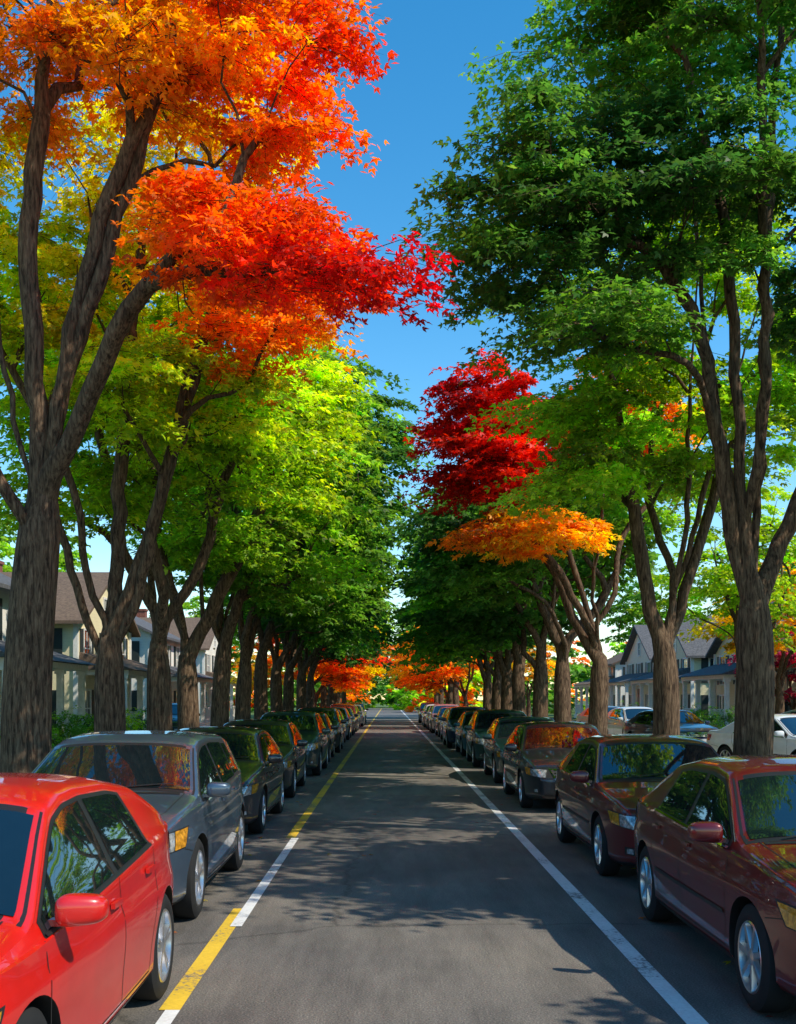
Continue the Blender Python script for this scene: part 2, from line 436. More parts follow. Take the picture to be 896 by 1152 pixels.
# generic row tree prototypes (far)
protoL=[];protoR=[]
for k,(pal,pal2) in enumerate([(['dgreen','green'],['dgreen']),(['green','green'],['dgreen','green']),(['green','lg'],['green'])]):
    y=38.2+5.2*k
    protoL.append(make_tree('maple_tree',(-4.4,y,0),(-4.3,y,3.2),[
      ((-2.4,y,8.4),(1.9,2.5,3.1),pal,38),((-5.4,y,8.6),(2.4,2.4,3.0),pal,28),((-2.8,y,4.8),(2.2,2.2,0.7),pal2,14)],
      rt=0.26,padR=1.35,nleaf=200,size=0.24,lobes=1,spacing=0.88,seed=40+k,twigs=False,r0=0.014,auto=4))
    y=34.4+4.8*k
    protoR.append(make_tree('maple_tree',(4.7,y,0),(4.6,y,3.2),[
      ((2.8,y,6.8),(1.8,2.5,2.2),pal,34),((5.6,y,7.6),(2.4,2.4,2.6),pal,28),((3.2,y,4.4),(2.1,2.1,0.6),pal2,13)],
      rt=0.26,padR=1.35,nleaf=200,size=0.24,lobes=1,spacing=0.88,seed=50+k,twigs=False,r0=0.014,auto=4))
random.seed(5)
for i in range(11):
    y=54+i*5.6; sL=random.uniform(0.92,1.05); sR=random.uniform(0.92,1.05)
    if not (61<y<75 or 82<y<92):
        tm,lm=protoL[(i*2+1)%3]; dup_tree('maple_tree',tm,lm,(-4.4+random.uniform(-.2,.2),y,0),random.uniform(-0.3,0.3),sL)
    y=49+i*5.6
    if not (58<y<76 or 86<y<94):
        tm,lm=protoR[(i*2)%3]; dup_tree('maple_tree',tm,lm,(4.7+random.uniform(-.2,.2),y,0),random.uniform(-0.3,0.3),sR)
# coloured distant ones
for k,(pal,xx,yy,sgn) in enumerate([(['orange','orange','red'],-4.9,64,1),(['oyel','orange'],4.9,68,-1),(['orange','yellow'],-4.9,71,1),(['yellow','oyel'],-4.9,87,1),(['oyel','orange'],4.9,90,-1)]):
    make_tree('maple_tree',(xx,yy,0),(xx+0.2*sgn,yy,2.0),[
      ((xx+2.0*sgn,yy,4.7),(1.9,2.6,2.3),pal,38),((xx,yy,5.6),(2.4,2.6,2.4),pal,26)],
      rt=0.2,padR=1.2,nleaf=210,size=0.26,lobes=1,spacing=0.85,seed=60+k,twigs=False,auto=4)
# yard trees
yardp=make_tree('shade_tree',(-21,31,0),(-21,31,3),[((-21,31,8.0),(3.6,3.4,3.8),['yg','lg'],64)],rt=0.25,padR=1.2,nleaf=260,size=0.18,lobes=1,spacing=0.85,seed=71)
yardg=make_tree('shade_tree',(-24,58,0),(-24,58,3),[((-24,58,8.5),(4.4,4,4.4),['green','lg'],66)],rt=0.25,padR=1.5,nleaf=240,size=0.26,lobes=1,spacing=1.0,seed=72,twigs=False)
yardy=make_tree('shade_tree',(14.0,40,0),(14.0,40,2.4),[((13.8,40,5.0),(2.5,2.4,1.8),['yellow','oyel'],34)],rt=0.18,padR=1.0,nleaf=260,size=0.18,lobes=1,spacing=0.75,seed=73)
make_tree('ornamental_tree',(18.2,50,0),(18.2,50,1.4),[((18.2,50,3.6),(2.4,2.2,1.6),['pink','dred'],30)],rt=0.12,padR=0.9,nleaf=260,size=0.18,lobes=1,spacing=0.7,seed=74)
for (x,y,s,p) in [(-25,45,1.1,yardg),(-28,66,1.2,yardg),(-26,80,1.2,yardg),(-15,96,1.0,yardg),(-33,34,1.2,yardp),(-16,28.3,0.85,yardp),(-20,41.5,1.0,yardp),
                  (31,66,1.2,yardg),(35,88,1.2,yardg),(26,108,1.2,yardg),(34,48,1.15,yardg),(12,112,1.1,yardg),(32,78,1.1,yardg),(28,58,1.1,yardg),
                  (30,37,1.05,yardp),(14.6,30,0.75,yardy),(10.5,84,0.9,yardy),(-8.6,74,0.7,yardy),(11.5,35.5,0.8,yardp),(25,50,1.0,yardp)]:
    dup_tree('shade_tree',p[0],p[1],(x,y,0),random.uniform(0,6),s)

# distant tree mass (one object)
def distant_mass():
    rng=np.random.default_rng(90); pts=[];cols=[]
    def clump(x,y,h,cn):
        for j in range(9):
            d=rng.normal(size=3); d/=np.linalg.norm(d)
            pts.append([x+d[0]*3.6,y+d[1]*3.4,h*0.52+d[2]*h*0.45]); cols.append(PAL[cn])
    for i in range(180):
        x=rng.uniform(-150,150); y=rng.uniform(125,190)
        if abs(x)<4: x=x+ (7 if x>0 else -7)
        clump(x,y,rng.uniform(7,13)*(0.8 if abs(x)<14 else 1),rng.choice(['green','lg','lg','yg','orange','dgreen','green']))
    for i in range(26): clump(-17+34*i/25,rng.uniform(205,225),rng.uniform(9,13),rng.choice(['green','green','dgreen','lg']))
    P,D,N,S,C,c,e=pad_leaves(np.array(pts),np.array(cols),np.array([0,150,0.]),rng,2.6,80,0.8,flat=0.3)
    P[:,2]=np.maximum(P[:,2],0.3)
    me=leaves_mesh('distant_trees_mesh',P,D,N,S,C,1); obj('distant_trees',me)
distant_mass()

# shrubs
def shrub(name,x,y,r,h,pal,seed,n=14):
    rng=np.random.default_rng(seed); pts=[]
    for i in range(n):
        d=rng.normal(size=3); d/=np.linalg.norm(d); pts.append([d[0]*r*.75,d[1]*r*.75,h*0.5+d[2]*h*0.38])
    cols=np.array([PAL[pal]]*n)
    P,D,N,S,C,c,ends=pad_leaves(np.array(pts),cols,np.array([0,0,0.]),rng,r*0.5,260,0.07,flat=0.5)
    P[:,2]=np.maximum(P[:,2],0.05)
    e=empty(name,(x,y,0.12)); obj('foliage',leaves_mesh('shrub_mesh',P,D,N,S,C,1),e)
    V=[];F=[]
    for i in range(6):
        a=i*1.05; tube(V,F,[np.array([0,0,-0.1]),np.array([math.cos(a)*r*.25,math.sin(a)*r*.25,h*.3]),np.array([math.cos(a)*r*.5,math.sin(a)*r*.5,h*.6])],[0.03,0.02,0.01],5)
    obj('stems',np_mesh('stems',np.array(V),np.array(F),[BARK],True),e)
for i,(x,y,r,h,p) in enumerate([(-9.6,30,0.9,1.2,'lg'),(-9.4,32.2,0.8,1.0,'green'),(-9.8,34.5,1.0,1.3,'green'),(-9.5,37,.8,1.1,'lg'),(-9.6,40,0.9,1.1,'yg'),(-9.5,43,0.9,1.2,'green'),
      (15,50,0.9,1.2,'green'),(15.2,54,0.9,1.3,'lg'),(15,60,1,1.2,'green'),(15,69,1,1.2,'lg')]):
    shrub('shrub',x,y,r,h,p,200+i)

# ------------------------------------------------------------------ ground, road
def asphalt():
    m,nt,out=new_mat('asphalt'); b=pbsdf(nt,out,(0.1,0.1,0.1),0.72,spec=0.4)
    v=coords(nt,'Object')
    n1=noise(nt,75,2,0.75,v); n2=noise(nt,0.35,4,0.6,v); n3=noise(nt,2.5,4,0.7,coords(nt,'Object',(1.6,0.25,1)))
    r1=ramp(nt,n1.outputs[0],[(0.3,(0.070,0.067,0.064)),(0.55,(0.19,0.172,0.148)),(0.75,(0.37,0.325,0.265))])
    r2=ramp(nt,n2.outputs[0],[(0.35,(0.66,0.66,0.68)),(0.65,(1.18,1.14,1.07))])
    r3=ramp(nt,n3.outputs[0],[(0.35,(0.74,0.74,0.74)),(0.6,(1.05,1.05,1.05))])
    mx=nt.nodes.new('ShaderNodeMix'); mx.data_type='RGBA'; mx.blend_type='MULTIPLY'; mx.inputs[0].default_value=1
    nt.links.new(r1.outputs[0],mx.inputs[6]); nt.links.new(r2.outputs[0],mx.inputs[7])
    mx2=nt.nodes.new('ShaderNodeMix'); mx2.data_type='RGBA'; mx2.blend_type='MULTIPLY'; mx2.inputs[0].default_value=1
    nt.links.new(mx.outputs[2],mx2.inputs[6]); nt.links.new(r3.outputs[0],mx2.inputs[7])
    vo=nt.nodes.new('ShaderNodeTexVoronoi'); vo.feature='DISTANCE_TO_EDGE'; vo.inputs['Scale'].default_value=0.28
    wn=noise(nt,1.3,4,0.7,v); add=nt.nodes.new('ShaderNodeMix'); add.data_type='VECTOR'; add.inputs[0].default_value=0.35
    nt.links.new(v,add.inputs[4]); nt.links.new(wn.outputs['Color'],add.inputs[5]); nt.links.new(add.outputs[1],vo.inputs['Vector'])
    rc=ramp(nt,vo.outputs['Distance'],[(0.0,(0.4,0.4,0.4)),(0.006,(1,1,1))])
    mx3=nt.nodes.new('ShaderNodeMix'); mx3.data_type='RGBA'; mx3.blend_type='MULTIPLY'; mx3.inputs[0].default_value=0.7
    nt.links.new(mx2.outputs[2],mx3.inputs[6]); nt.links.new(rc.outputs[0],mx3.inputs[7])
    nt.links.new(mx3.outputs[2],b.inputs['Base Color'])
    bump(nt,n1.outputs[0],b,0.6,0.008)
    return m
ASPH=asphalt()
GRASS=mat_noise('grass',(0.05,0.095,0.016),(0.13,0.18,0.04),3.0,0.9,0.6,0.05,detail=7)
CONC=mat_noise('concrete',(0.28,0.27,0.25),(0.42,0.40,0.37),6,0.85,0.3,0.004,detail=6)
def paint_mat(name,c):
    m,nt,out=new_mat(name); b=pbsdf(nt,out,c,0.6)
    v=coords(nt,'Object'); n=noise(nt,28,6,0.75,v); n2=noise(nt,1.2,4,0.6,v)
    ad=nt.nodes.new('ShaderNodeMath'); ad.operation='ADD'; nt.links.new(n.outputs[0],ad.inputs[0]); nt.links.new(n2.outputs[0],ad.inputs[1])
    r=ramp(nt,ad.outputs[0],[(0.0,(0.12,0.115,0.11)),(0.42,(0.16,0.15,0.14)),(0.47,tuple(x*0.8 for x in c)),(0.62,c)])
    mp=nt.nodes.new('ShaderNodeMath'); mp.operation='MULTIPLY'; mp.inputs[1].default_value=0.5
    nt.links.new(ad.outputs[0],mp.inputs[0]); nt.links.new(mp.outputs[0],r.inputs[0])
    nt.links.new(r.outputs[0],b.inputs['Base Color']); bump(nt,n.outputs[0],b,0.3,0.004)
    return m
WPAINT=paint_mat('white_paint',(0.82,0.82,0.79)); YPAINT=paint_mat('yellow_paint',(0.84,0.54,0.04))
def sheet(name,x0,x1,y0,y1,z,mat,nx=1,ny=1):
    V=[];F=[]
    for j in range(ny+1):
        for i in range(nx+1): V.append((x0+(x1-x0)*i/nx,y0+(y1-y0)*j/ny,z))
    for j in range(ny):
        for i in range(nx):
            a=j*(nx+1)+i; F.append((a,a+1,a+nx+2,a+nx+1))
    return obj(name,py_mesh(name,V,F,[mat]))
sheet('ground',-400,400,-60,900,-0.012,GRASS)
sheet('road',-3.75,4.15,-40,200,0.0,ASPH)
def slab(name,x0,x1,y0,y1,z1,mat,z0=-0.05):
    b=MB(); b.box(x0,x1,y0,y1,z0,z1); me=b.mesh(name,[mat])
    o=obj(name,me); return o
slab('kerb',-3.90,-3.75,-40,150,0.13,CONC); slab('kerb',4.15,4.30,-40,150,0.13,CONC)
slab('grass_verge',-5.9,-3.902,-40,150,0.115,GRASS); slab('grass_verge',4.302,6.3,-40,150,0.115,GRASS)
slab('pavement',-7.4,-5.902,-40,150,0.125,CONC); slab('pavement',6.302,7.7,-40,150,0.125,CONC)
slab('lawn',-60,-7.402,-40,150,0.117,GRASS); slab('lawn',15.0,60,-40,150,0.117,GRASS)
slab('driveway',7.702,14.998,-40,150,0.05,ASPH)
def strip(name,x0,x1,y0,y1,mat,z=0.004):
    return sheet(name,x0,x1,y0,y1,z,mat,1,max(1,int((y1-y0)/4)))
strip('road_marking',1.73,1.86,-10,195,WPAINT)
strip('road_marking',-1.36,-1.27,-10,6.75,WPAINT)
strip('road_marking',-1.40,-1.27,6.75,10.0,YPAINT,0.0045)
strip('road_marking',-1.32,-1.22,9.2,15.0,WPAINT,0.0085)
strip('road_marking',-1.40,-1.27,15.0,195,YPAINT)

# fallen leaves
rng=np.random.default_rng(5)
n=9000
xs=np.concatenate([rng.normal(-3.6,0.35,n//3),rng.normal(4.0,0.35,n//3),rng.uniform(-9,14,n-2*(n//3))])
ys=rng.uniform(2,60,n)
keep=(np.abs(xs-0.25)>1.9)|(rng.random(n)<0.07)
xs=xs[keep];ys=ys[keep];n=len(xs)
zz=np.where((xs<-3.72)|(xs>4.12),0.145,0.014)
P=np.stack([xs,ys,zz],1); a=rng.uniform(0,6.28,n); D=np.stack([np.cos(a),np.sin(a),np.zeros(n)],1)
N=unit(np.stack([rng.normal(size=n)*.12,rng.normal(size=n)*.12,np.ones(n)],1))
N=unit(N-D*np.sum(N*D,axis=1,keepdims=True))
cc=np.array([PAL[k] for k in ['orange','oyel','yellow','red','yg']])[rng.integers(0,5,n)]*rng.uniform(0.3,0.8,(n,1))
obj('fallen_leaves',leaves_mesh('fallen_leaves',P,D,N,rng.uniform(0.04,0.07,n),cc,3))
n=36000
side=rng.random(n)<0.5
xs=np.where(side,rng.uniform(-5.88,-3.93,n),rng.uniform(4.33,6.28,n)); ys=rng.uniform(4,34,n)
P=np.stack([xs,ys,np.full(n,0.115)],1); a=rng.uniform(0,6.28,n)
D=unit(np.stack([np.cos(a)*.5,np.sin(a)*.5,np.ones(n)],1)); N=unit(np.stack([-np.sin(a),np.cos(a),np.zeros(n)],1)); 
cc=np.array([PAL['green'],PAL['lg']])[rng.integers(0,2,n)]*rng.uniform(0.5,1.1,(n,1))
obj('grass',leaves_mesh('grass_blades',P,D,N,rng.uniform(0.05,0.11,n)*1.0,cc,1))

# ------------------------------------------------------------------ cars
def car_paint(name,c,metal=0.0,rough=0.35):
    m,nt,out=new_mat(name); b=pbsdf(nt,out,c,rough,metal,0.5,1.0,0.02,ior=1.5)
    b.inputs['Coat IOR'].default_value=1.5
    v=coords(nt,'Object'); n2=noise(nt,3,4,0.7,v)
    r=ramp(nt,n2.outputs[0],[(0.35,tuple(x*0.88 for x in c)),(0.65,c)])
    nt.links.new(r.outputs[0],b.inputs['Base Color'])
    rr=ramp(nt,n2.outputs[0],[(0.3,(0.01,)*3),(0.7,(0.04,)*3)]); nt.links.new(rr.outputs[0],b.inputs['Coat Roughness'])
    return m
PA=dict(red=car_paint('paint_red',(0.66,0.010,0.005)),maroon=car_paint('paint_maroon',(0.15,0.006,0.005),0.2),
        bluegrey=car_paint('paint_bluegrey',(0.080,0.115,0.160),0.5),black=car_paint('paint_black',(0.012,0.012,0.014)),
        dgreen=car_paint('paint_dark_green',(0.012,0.05,0.045),0.3),silver=car_paint('paint_silver',(0.45,0.46,0.47),0.7),
        white=car_paint('paint_white',(0.78,0.78,0.77)),teal=car_paint('paint_teal',(0.02,0.14,0.18),0.4),navy=car_paint('paint_navy',(0.014,0.03,0.08),0.3))
def simple(name,c,rough=0.5,metal=0.0,spec=0.5,coat=0,var=0.85,scale=8,ior=1.5):
    m,nt,out=new_mat(name); b=pbsdf(nt,out,c,rough,metal,spec,coat,ior=ior)
    n=noise(nt,scale,3,vec=coords(nt,'Object')); r=ramp(nt,n.outputs[0],[(0.35,tuple(x*var for x in c)),(0.65,c)])
    nt.links.new(r.outputs[0],b.inputs['Base Color']); return m
GLASS=simple('car_glass',(0.006,0.012,0.014),0.01,0,0.8,0.6,ior=1.55)
TRIM=simple('black_trim',(0.015,0.015,0.015),0.45)
RUBBER=simple('tyre_rubber',(0.022,0.022,0.022),0.8,spec=0.2)
ALLOY=simple('alloy',(0.65,0.65,0.66),0.28,0.9)
CHROME=simple('chrome',(0.8,0.8,0.8),0.08,1.0)
LAMP=simple('headlamp_glass',(0.62,0.63,0.62),0.06,0.35,0.8,1.0,var=0.25,scale=22)
AMBER=simple('amber_lens',(0.78,0.34,0.03),0.12,0,0.8,1.0,var=0.45,scale=25)
TAIL=simple('tail_lens',(0.45,0.01,0.01),0.1,0,0.8,1.0)
PLATE=simple('number_plate',(0.6,0.62,0.65),0.5)

def smooth_curve(pts,win=0.14):
    xs=np.array([p[0] for p in pts]); zs=np.array([p[1] for p in pts])
    X=np.linspace(xs[0],xs[-1],700); Z=np.interp(X,xs,zs); dx=X[1]-X[0]; k=max(3,int(win/dx)|1)
    w=np.hanning(k+2)[1:-1]; w/=w.sum()
    pad=k//2
    Zp=np.concatenate([2*Z[0]-Z[1:pad+1][::-1],Z,2*Z[-1]-Z[-pad-1:-1][::-1]]); Zs=np.convolve(Zp,w,'valid')
    return lambda x:float(np.interp(x,X,Zs))
KINDS={
 'sedan':dict(L=4.75,W=1.80,top=[(-2.38,0.72),(-2.34,0.93),(-2.2,1.02),(-1.72,1.06),(-0.98,1.40),(-0.55,1.455),(0,1.46),(0.32,1.425),(1.12,1.0),(1.9,0.88),(2.2,0.79),(2.34,0.68),(2.38,0.58)],
   belt=[(-2.4,0.97),(-1,0.965),(0.5,0.925),(1.2,0.90),(2.4,0.86)],ax=(1.42,-1.30),cowl=(1.10,0.42),rear=(-1.64,-1.06),B=-0.10,C=(-0.98,-0.80),wr=0.325,tum=0.42),
 'hatch':dict(L=4.3,W=1.80,top=[(-2.15,0.80),(-2.12,1.0),(-2.05,1.08),(-1.85,1.14),(-1.15,1.40),(-0.6,1.475),(-0.1,1.49),(0.2,1.475),(0.42,1.425),(1.22,1.0),(1.8,0.88),(2.02,0.76),(2.12,0.66),(2.15,0.56)],
   belt=[(-2.2,1.06),(-1.2,1.02),(0.3,0.935),(1.2,0.88),(2.2,0.84)],ax=(1.34,-1.28),cowl=(1.18,0.48),rear=(-1.82,-1.22),B=-0.10,C=(-0.92,-0.80),wr=0.335,tum=0.44),
 'suv':dict(L=4.55,W=1.84,top=[(-2.28,0.9),(-2.26,1.1),(-2.2,1.2),(-1.9,1.42),(-1.3,1.535),(-0.3,1.57),(0.15,1.545),(0.4,1.49),(1.2,1.07),(1.85,0.96),(2.13,0.86),(2.25,0.73),(2.28,0.60)],
   belt=[(-2.3,1.10),(-1.2,1.05),(0.3,1.0),(1.2,0.96),(2.3,0.92)],ax=(1.38,-1.30),cowl=(1.15,0.46),rear=(-2.15,-1.88),B=-0.12,C=(-1.0,-0.95),wr=0.345,tum=0.38,quarter=True),
}
def grid_mesh_parts(store,hits,mat):
    nu=len(hits);nv=len(hits[0]);idx={}
    for i in range(nu):
        for j in range(nv):
            if hits[i][j] is not None:
                idx[(i,j)]=len(store['V']); store['V'].append(tuple(hits[i][j]))
    for i in range(nu-1):
        for j in range(nv-1):
            k=[(i,j),(i+1,j),(i+1,j+1),(i,j+1)]
            if all(q in idx for q in k):
                store['F'].append(tuple(idx[q] for q in k)); store['M'].append(mat)
def build_car(kind):
    K=KINDS[kind]; L=K['L']; W=K['W']; h=L/2
    top=smooth_curve(K['top'],0.16); belt=smooth_curve(K['belt'],0.3)
    bot=smooth_curve([(-h,0.30),(-h+0.5,0.22),(-h+0.9,0.19),(h-0.9,0.18),(h-0.4,0.19),(h,0.24)],0.3)
    side=smooth_curve([(0.1,0.93),(0.2,0.955),(0.30,0.975),(0.42,0.980),(0.62,1.0),(0.74,0.998),(0.79,0.974),(0.86,0.968),(1.0,0.955),(1.3,0.93)],0.05)
    def hw(x):
        u=abs(x)/h; g=1-0.25*u**7-0.035*u**2
        return W/2*g
    dropmax=0.10
    def sec(x):
        zt=top(x); zb=bot(x); w=hw(x); zB=min(belt(x),zt-0.055)
        pts=[(0,zb),(0.5*w,zb),(0.86*w,zb),(0.93*w,zb+0.035)]
        for k in range(1,15):
            z=zb+0.035+(zB-zb-0.035)*k/14; pts.append((w*side(z),z))
        yB=pts[-1][0]; drop=min(dropmax,0.62*(zt-zB)); ze=zt-drop
        for k in range(1,7):
            f=k/6; z=zB+(ze-zB)*f; pts.append((yB-0.015-K['tum']*(z-zB)-0.02*min(1,(ze-zB)/0.3)*f*f,z))
        Ye=pts[-1][0]; n=2.7
        for k in range(1,11):
            a=math.pi/2*k/10
            pts.append((Ye*max(math.cos(a),0)**(2/n),ze+drop*math.sin(a)**(2/n)))
        pts[-1]=(0.0,zt)
        return pts,Ye,ze
    NS=96
    xs=[-h+L*i/NS for i in range(NS+1)]
    V=[];F=[];rings=[]
    def ring(x,scale=1.0,zc=0.52):
        p,_,_=sec(max(-h,min(h,x)))
        r=[]
        for (y,z) in p: r.append((x,y*scale,zc+(z-zc)*scale))
        for (y,z) in reversed(p[1:-1]): r.append((x,-y*scale,zc+(z-zc)*scale))
        b=len(V); V.extend(r); rings.append((b,len(r)))
    for s,dx in ((0.5,0.062),(0.80,0.05),(0.93,0.028)): ring(-h-dx,s)
    for x in xs: ring(x)
    for s,dx in ((0.93,0.028),(0.80,0.05),(0.5,0.062)): ring(h+dx,s)
    n=rings[0][1]
    for i in range(len(rings)-1):
        a=rings[i][0]; b=rings[i+1][0]
        for k in range(n):
            k2=(k+1)%n; F.append((a+k,a+k2,b+k2,b+k))
    F.append(tuple(rings[0][0]+k for k in range(n))[::-1]); F.append(tuple(rings[-1][0]+k for k in range(n)))
    me=py_mesh('body',V,F,[PA['black'],TRIM],True)
    bm=bmesh.new(); bm.from_mesh(me); bmesh.ops.recalc_face_normals(bm,faces=bm.faces); bm.to_mesh(me)
    bvh=BVHTree.FromBMesh(bm); 
    bm.free()
    def cast(o,d,off):
        loc,nr,ix,ds=bvh.ray_cast(Vector(o),Vector(d).normalized(),6.0)
        if loc is None: return None
        if nr.dot(Vector(d))>0: nr=-nr
        return loc+nr*off
    bo=bpy.data.objects.new('tmp_body',me); link(bo)
    cb=bmesh.new(); R=K['wr']+0.045
    for ax in K['ax']:
        for sg in (1,-1):
            mt=Matrix.Translation((ax,sg*(W/2-0.02),K['wr']-0.005))@Matrix.Rotation(math.pi/2,4,'X')
            bmesh.ops.create_cone(cb,cap_ends=True,segments=48,radius1=R,radius2=R,depth=0.50,matrix=mt)
    cm=bpy.data.meshes.new('cut'); cb.to_mesh(cm); cb.free(); cm.materials.append(TRIM)
    co=bpy.data.objects.new('tmp_cut',cm); link(co)
    md=bo.modifiers.new('b','BOOLEAN'); md.operation='DIFFERENCE'; md.solver='EXACT'; md.object=co
    try: md.material_mode='TRANSFER'
    except Exception: pass
    dg=bpy.context.evaluated_depsgraph_get(); dg.update()
    body=bpy.data.meshes.new_from_object(bo.evaluated_get(dg)); 
    bpy.data.objects.remove(bo); bpy.data.objects.remove(co)
    mats=[m.name for m in body.materials]
    ti=mats.index('black_trim') if 'black_trim' in mats else 0
    for p in body.polygons:
        c=p.center
        if c.z<0.24 and abs(p.normal.z)>0.7: p.material_index=ti
        for ax in K['ax']:
            dd=math.hypot(c.x-ax,c.z-K['wr']+0.005)
            if dd<R+0.01 and abs(p.normal.y)<0.9 and abs(c.y)>0.5 and dd>R-0.03 and ((c.x-ax)*p.normal.x+(c.z-K['wr'])*p.normal.z)<0: p.material_index=ti
            if abs(abs(c.y)-(W/2-0.27))<0.01 and dd<R: p.material_index=ti
    body.polygons.foreach_set('use_smooth',[True]*len(body.polygons))
    body.set_sharp_from_angle(angle=math.radians(38))
    st={'V':[],'F':[],'M':[]}   # mats: 0 glass 1 trim 2 chrome 3 lamp 4 amber 5 tail 6 plate
    def lo(x): return belt(x)+0.028
    def hi(x): return max(lo(x)+0.004,top(x)-0.125)
    def side_panel(xa0,xa1,xb0,xb1,mat,off,grow=0.0,nu=22,nv=8,lof=None,hif=None):
        lf=lof or lo; hf=hif or hi
        for sg in (1,-1):
            H=[]
            for i in range(nu+1):
                row=[]
                for j in range(nv+1):
                    u=i/nu; v=j/nv
                    xa=xa0+(xa1-xa0)*v; xb=xb0+(xb1-xb0)*v; x=xa+(xb-xa)*u
                    z0=lf(x)-grow; z1=hf(x)+grow
                    z=z0+(z1-z0)*v
                    row.append(cast((x,sg*2.0,z),(0,-sg,0),off))
                H.append(row)
            grid_mesh_parts(st,H,mat)
    xf=1.3
    while hi(xf)-lo(xf)<0.035: xf-=0.01
    B=K['B']; C0,C1=K['C']
    end0=C0-(0.42 if K.get('quarter') else 0.0); end1=C1-(0.30 if K.get('quarter') else 0.0)
    side_panel(end0-0.03,end1-0.03,xf+0.03,xf+0.03,1,0.002,0.022,nu=60)
    side_panel(B+0.05,B+0.05,xf-0.02,xf-0.02,0,0.005)
    side_panel(C0+0.03,C1+0.03,B-0.03,B-0.03,0,0.005)
    if K.get('quarter'): side_panel(end0+0.02,end1+0.02,C0-0.02,C1-0.02,0,0.005,-0.012)
    side_panel(end0-0.02,end0-0.02,xf+0.02,xf+0.02,2 if kind=='sedan' else 1,0.009,0,nu=50,nv=1,lof=lambda x:belt(x)+0.006,hif=lambda x:belt(x)+0.022)
    def screen(x0,x1,wf,mat,off,nu=16,nv=14):
        H=[]
        for i in range(nu+1):
            row=[]
            x=x0+(x1-x0)*i/nu; _,Ye,_=sec(x)
            for j in range(nv+1):
                y=Ye*wf*(2*j/nv-1)
                row.append(cast((x,y,2.5),(0,0,-1),off))
            H.append(row)
        grid_mesh_parts(st,H,mat)
    c0,c1=K['cowl']; r0,r1=K['rear']
    screen(c0+0.03,c1-0.03,0.955,1,0.002); screen(c0-0.02,c1+0.02,0.90,0,0.006)
    screen(r0-0.02,r1+0.02,0.94,1,0.002); screen(r0+0.02,r1-0.02,0.88,0,0.006)
    def ribbon(path,d,w=0.009,mat=1,off=0.0015,step=0.05):
        P=[]
        for a,b in zip(path[:-1],path[1:]):
            a=Vector(a);b=Vector(b);k=max(1,int((b-a).length/step))
            for i in range(k): P.append(a.lerp(b,i/k))
        P.append(Vector(path[-1]))
        H=[]
        for i,p in enumerate(P):
            t=(P[min(i+1,len(P)-1)]-P[max(i-1,0)]).normalized(); q=t.cross(Vector(d)).normalized()*w/2
            H.append([cast(p+q,d,off),cast(p-q,d,off)])
        grid_mesh_parts(st,H,mat)
    for sg in (1,-1):
        y=sg*2.0; d=(0,-sg,0)
        zs=0.30
        ribbon([(xf+0.06,y,belt(xf)-0.0),(xf+0.09,y,0.62),(xf+0.03,y,zs),(B+0.01,y,zs)],d)
        ribbon([(B+0.01,y,zs),(B+0.01,y,belt(B)+0.0)],d)
        rx=K['ax'][1]
        ribbon([(B+0.01,y,zs),(rx+R+0.13,y,zs),(rx+R+0.05,y,0.55),(C0-0.06,y,0.80),(C0-0.05,y,belt(C0))],d)
        ribbon([(K['ax'][0]-R-0.03,y,0.245),(rx+R+0.03,y,0.245)],d,0.05,1,0.004)
        if kind=='sedan':
            ribbon([(K['ax'][0]-R-0.08,y,0.52),(rx+R+0.08,y,0.52)],d,0.03,1,0.006)
        ribbon([(h-0.42,y,0.66),(K['ax'][0]+R*0.75,y,0.62)],d,0.007)
        ribbon([(-h+0.45,y,0.66),(rx-R*0.75,y,0.62)],d,0.007)
        ribbon([(c0+0.02,sg*0.70*W/1.8,2.5),(h-0.45,sg*0.66*W/1.8,2.5),(h-0.25,sg*0.55*W/1.8,2.5)],(0,0,-1),0.009)
        ribbon([(r0-0.05,sg*0.62,2.5),(-h+0.18,sg*0.60,2.5)],(0,0,-1),0.008)
    ribbon([(h-0.19,-0.55,2.5),(h-0.14,0,2.5),(h-0.19,0.55,2.5)],(0,0,-1),0.009)
    ribbon([(c0+0.06,-0.68,2.5),(c0+0.10,0,2.5),(c0+0.06,0.68,2.5)],(0,0,-1),0.05,1,0.004)
    ribbon([(c0+0.02,-0.55,2.5),(c0-0.08,-0.05,2.5)],(0,0,-1),0.016,1,0.018); ribbon([(c0+0.02,0.05,2.5),(c0-0.08,0.6,2.5)],(0,0,-1),0.016,1,0.018)
    def bil(c4,d,mat,off,nu=10,nv=6):
        H=[]
        A,Bq,Cq,Dq=[Vector(c) for c in c4]
        for i in range(nu+1):
            row=[]
            for j in range(nv+1):
                u=i/nu;v=j/nv
                p=(A*(1-u)+Bq*u)*(1-v)+(Dq*(1-u)+Cq*u)*v
                row.append(cast(p,d,off))
            H.append(row)
        grid_mesh_parts(st,H,mat)
    X=h+1.0; zt=top(h-0.15)
    zh=zt-0.045
    hh=0.13 if kind=='sedan' else 0.16
    bil([(X,-0.42,zh-hh-0.03),(X,0.42,zh-hh-0.03),(X,0.50,zh),(X,-0.50,zh)],(-1,0,0),2,0.006)
    bil([(X,-0.40,zh-hh-0.015),(X,0.40,zh-hh-0.015),(X,0.475,zh-0.018),(X,-0.475,zh-0.018)],(-1,0,0),1,0.010)
    for k in range(3):
        z=zh-hh+0.01+k*hh*0.33; bil([(X,-0.41,z),(X,0.41,z),(X,0.415,z+0.012),(X,-0.415,z+0.012)],(-1,0,0),2,0.018,10,1)
    bil([(X,-0.60,0.28),(X,0.60,0.28),(X,0.52,0.40),(X,-0.52,0.40)],(-1,0,0),1,0.006)
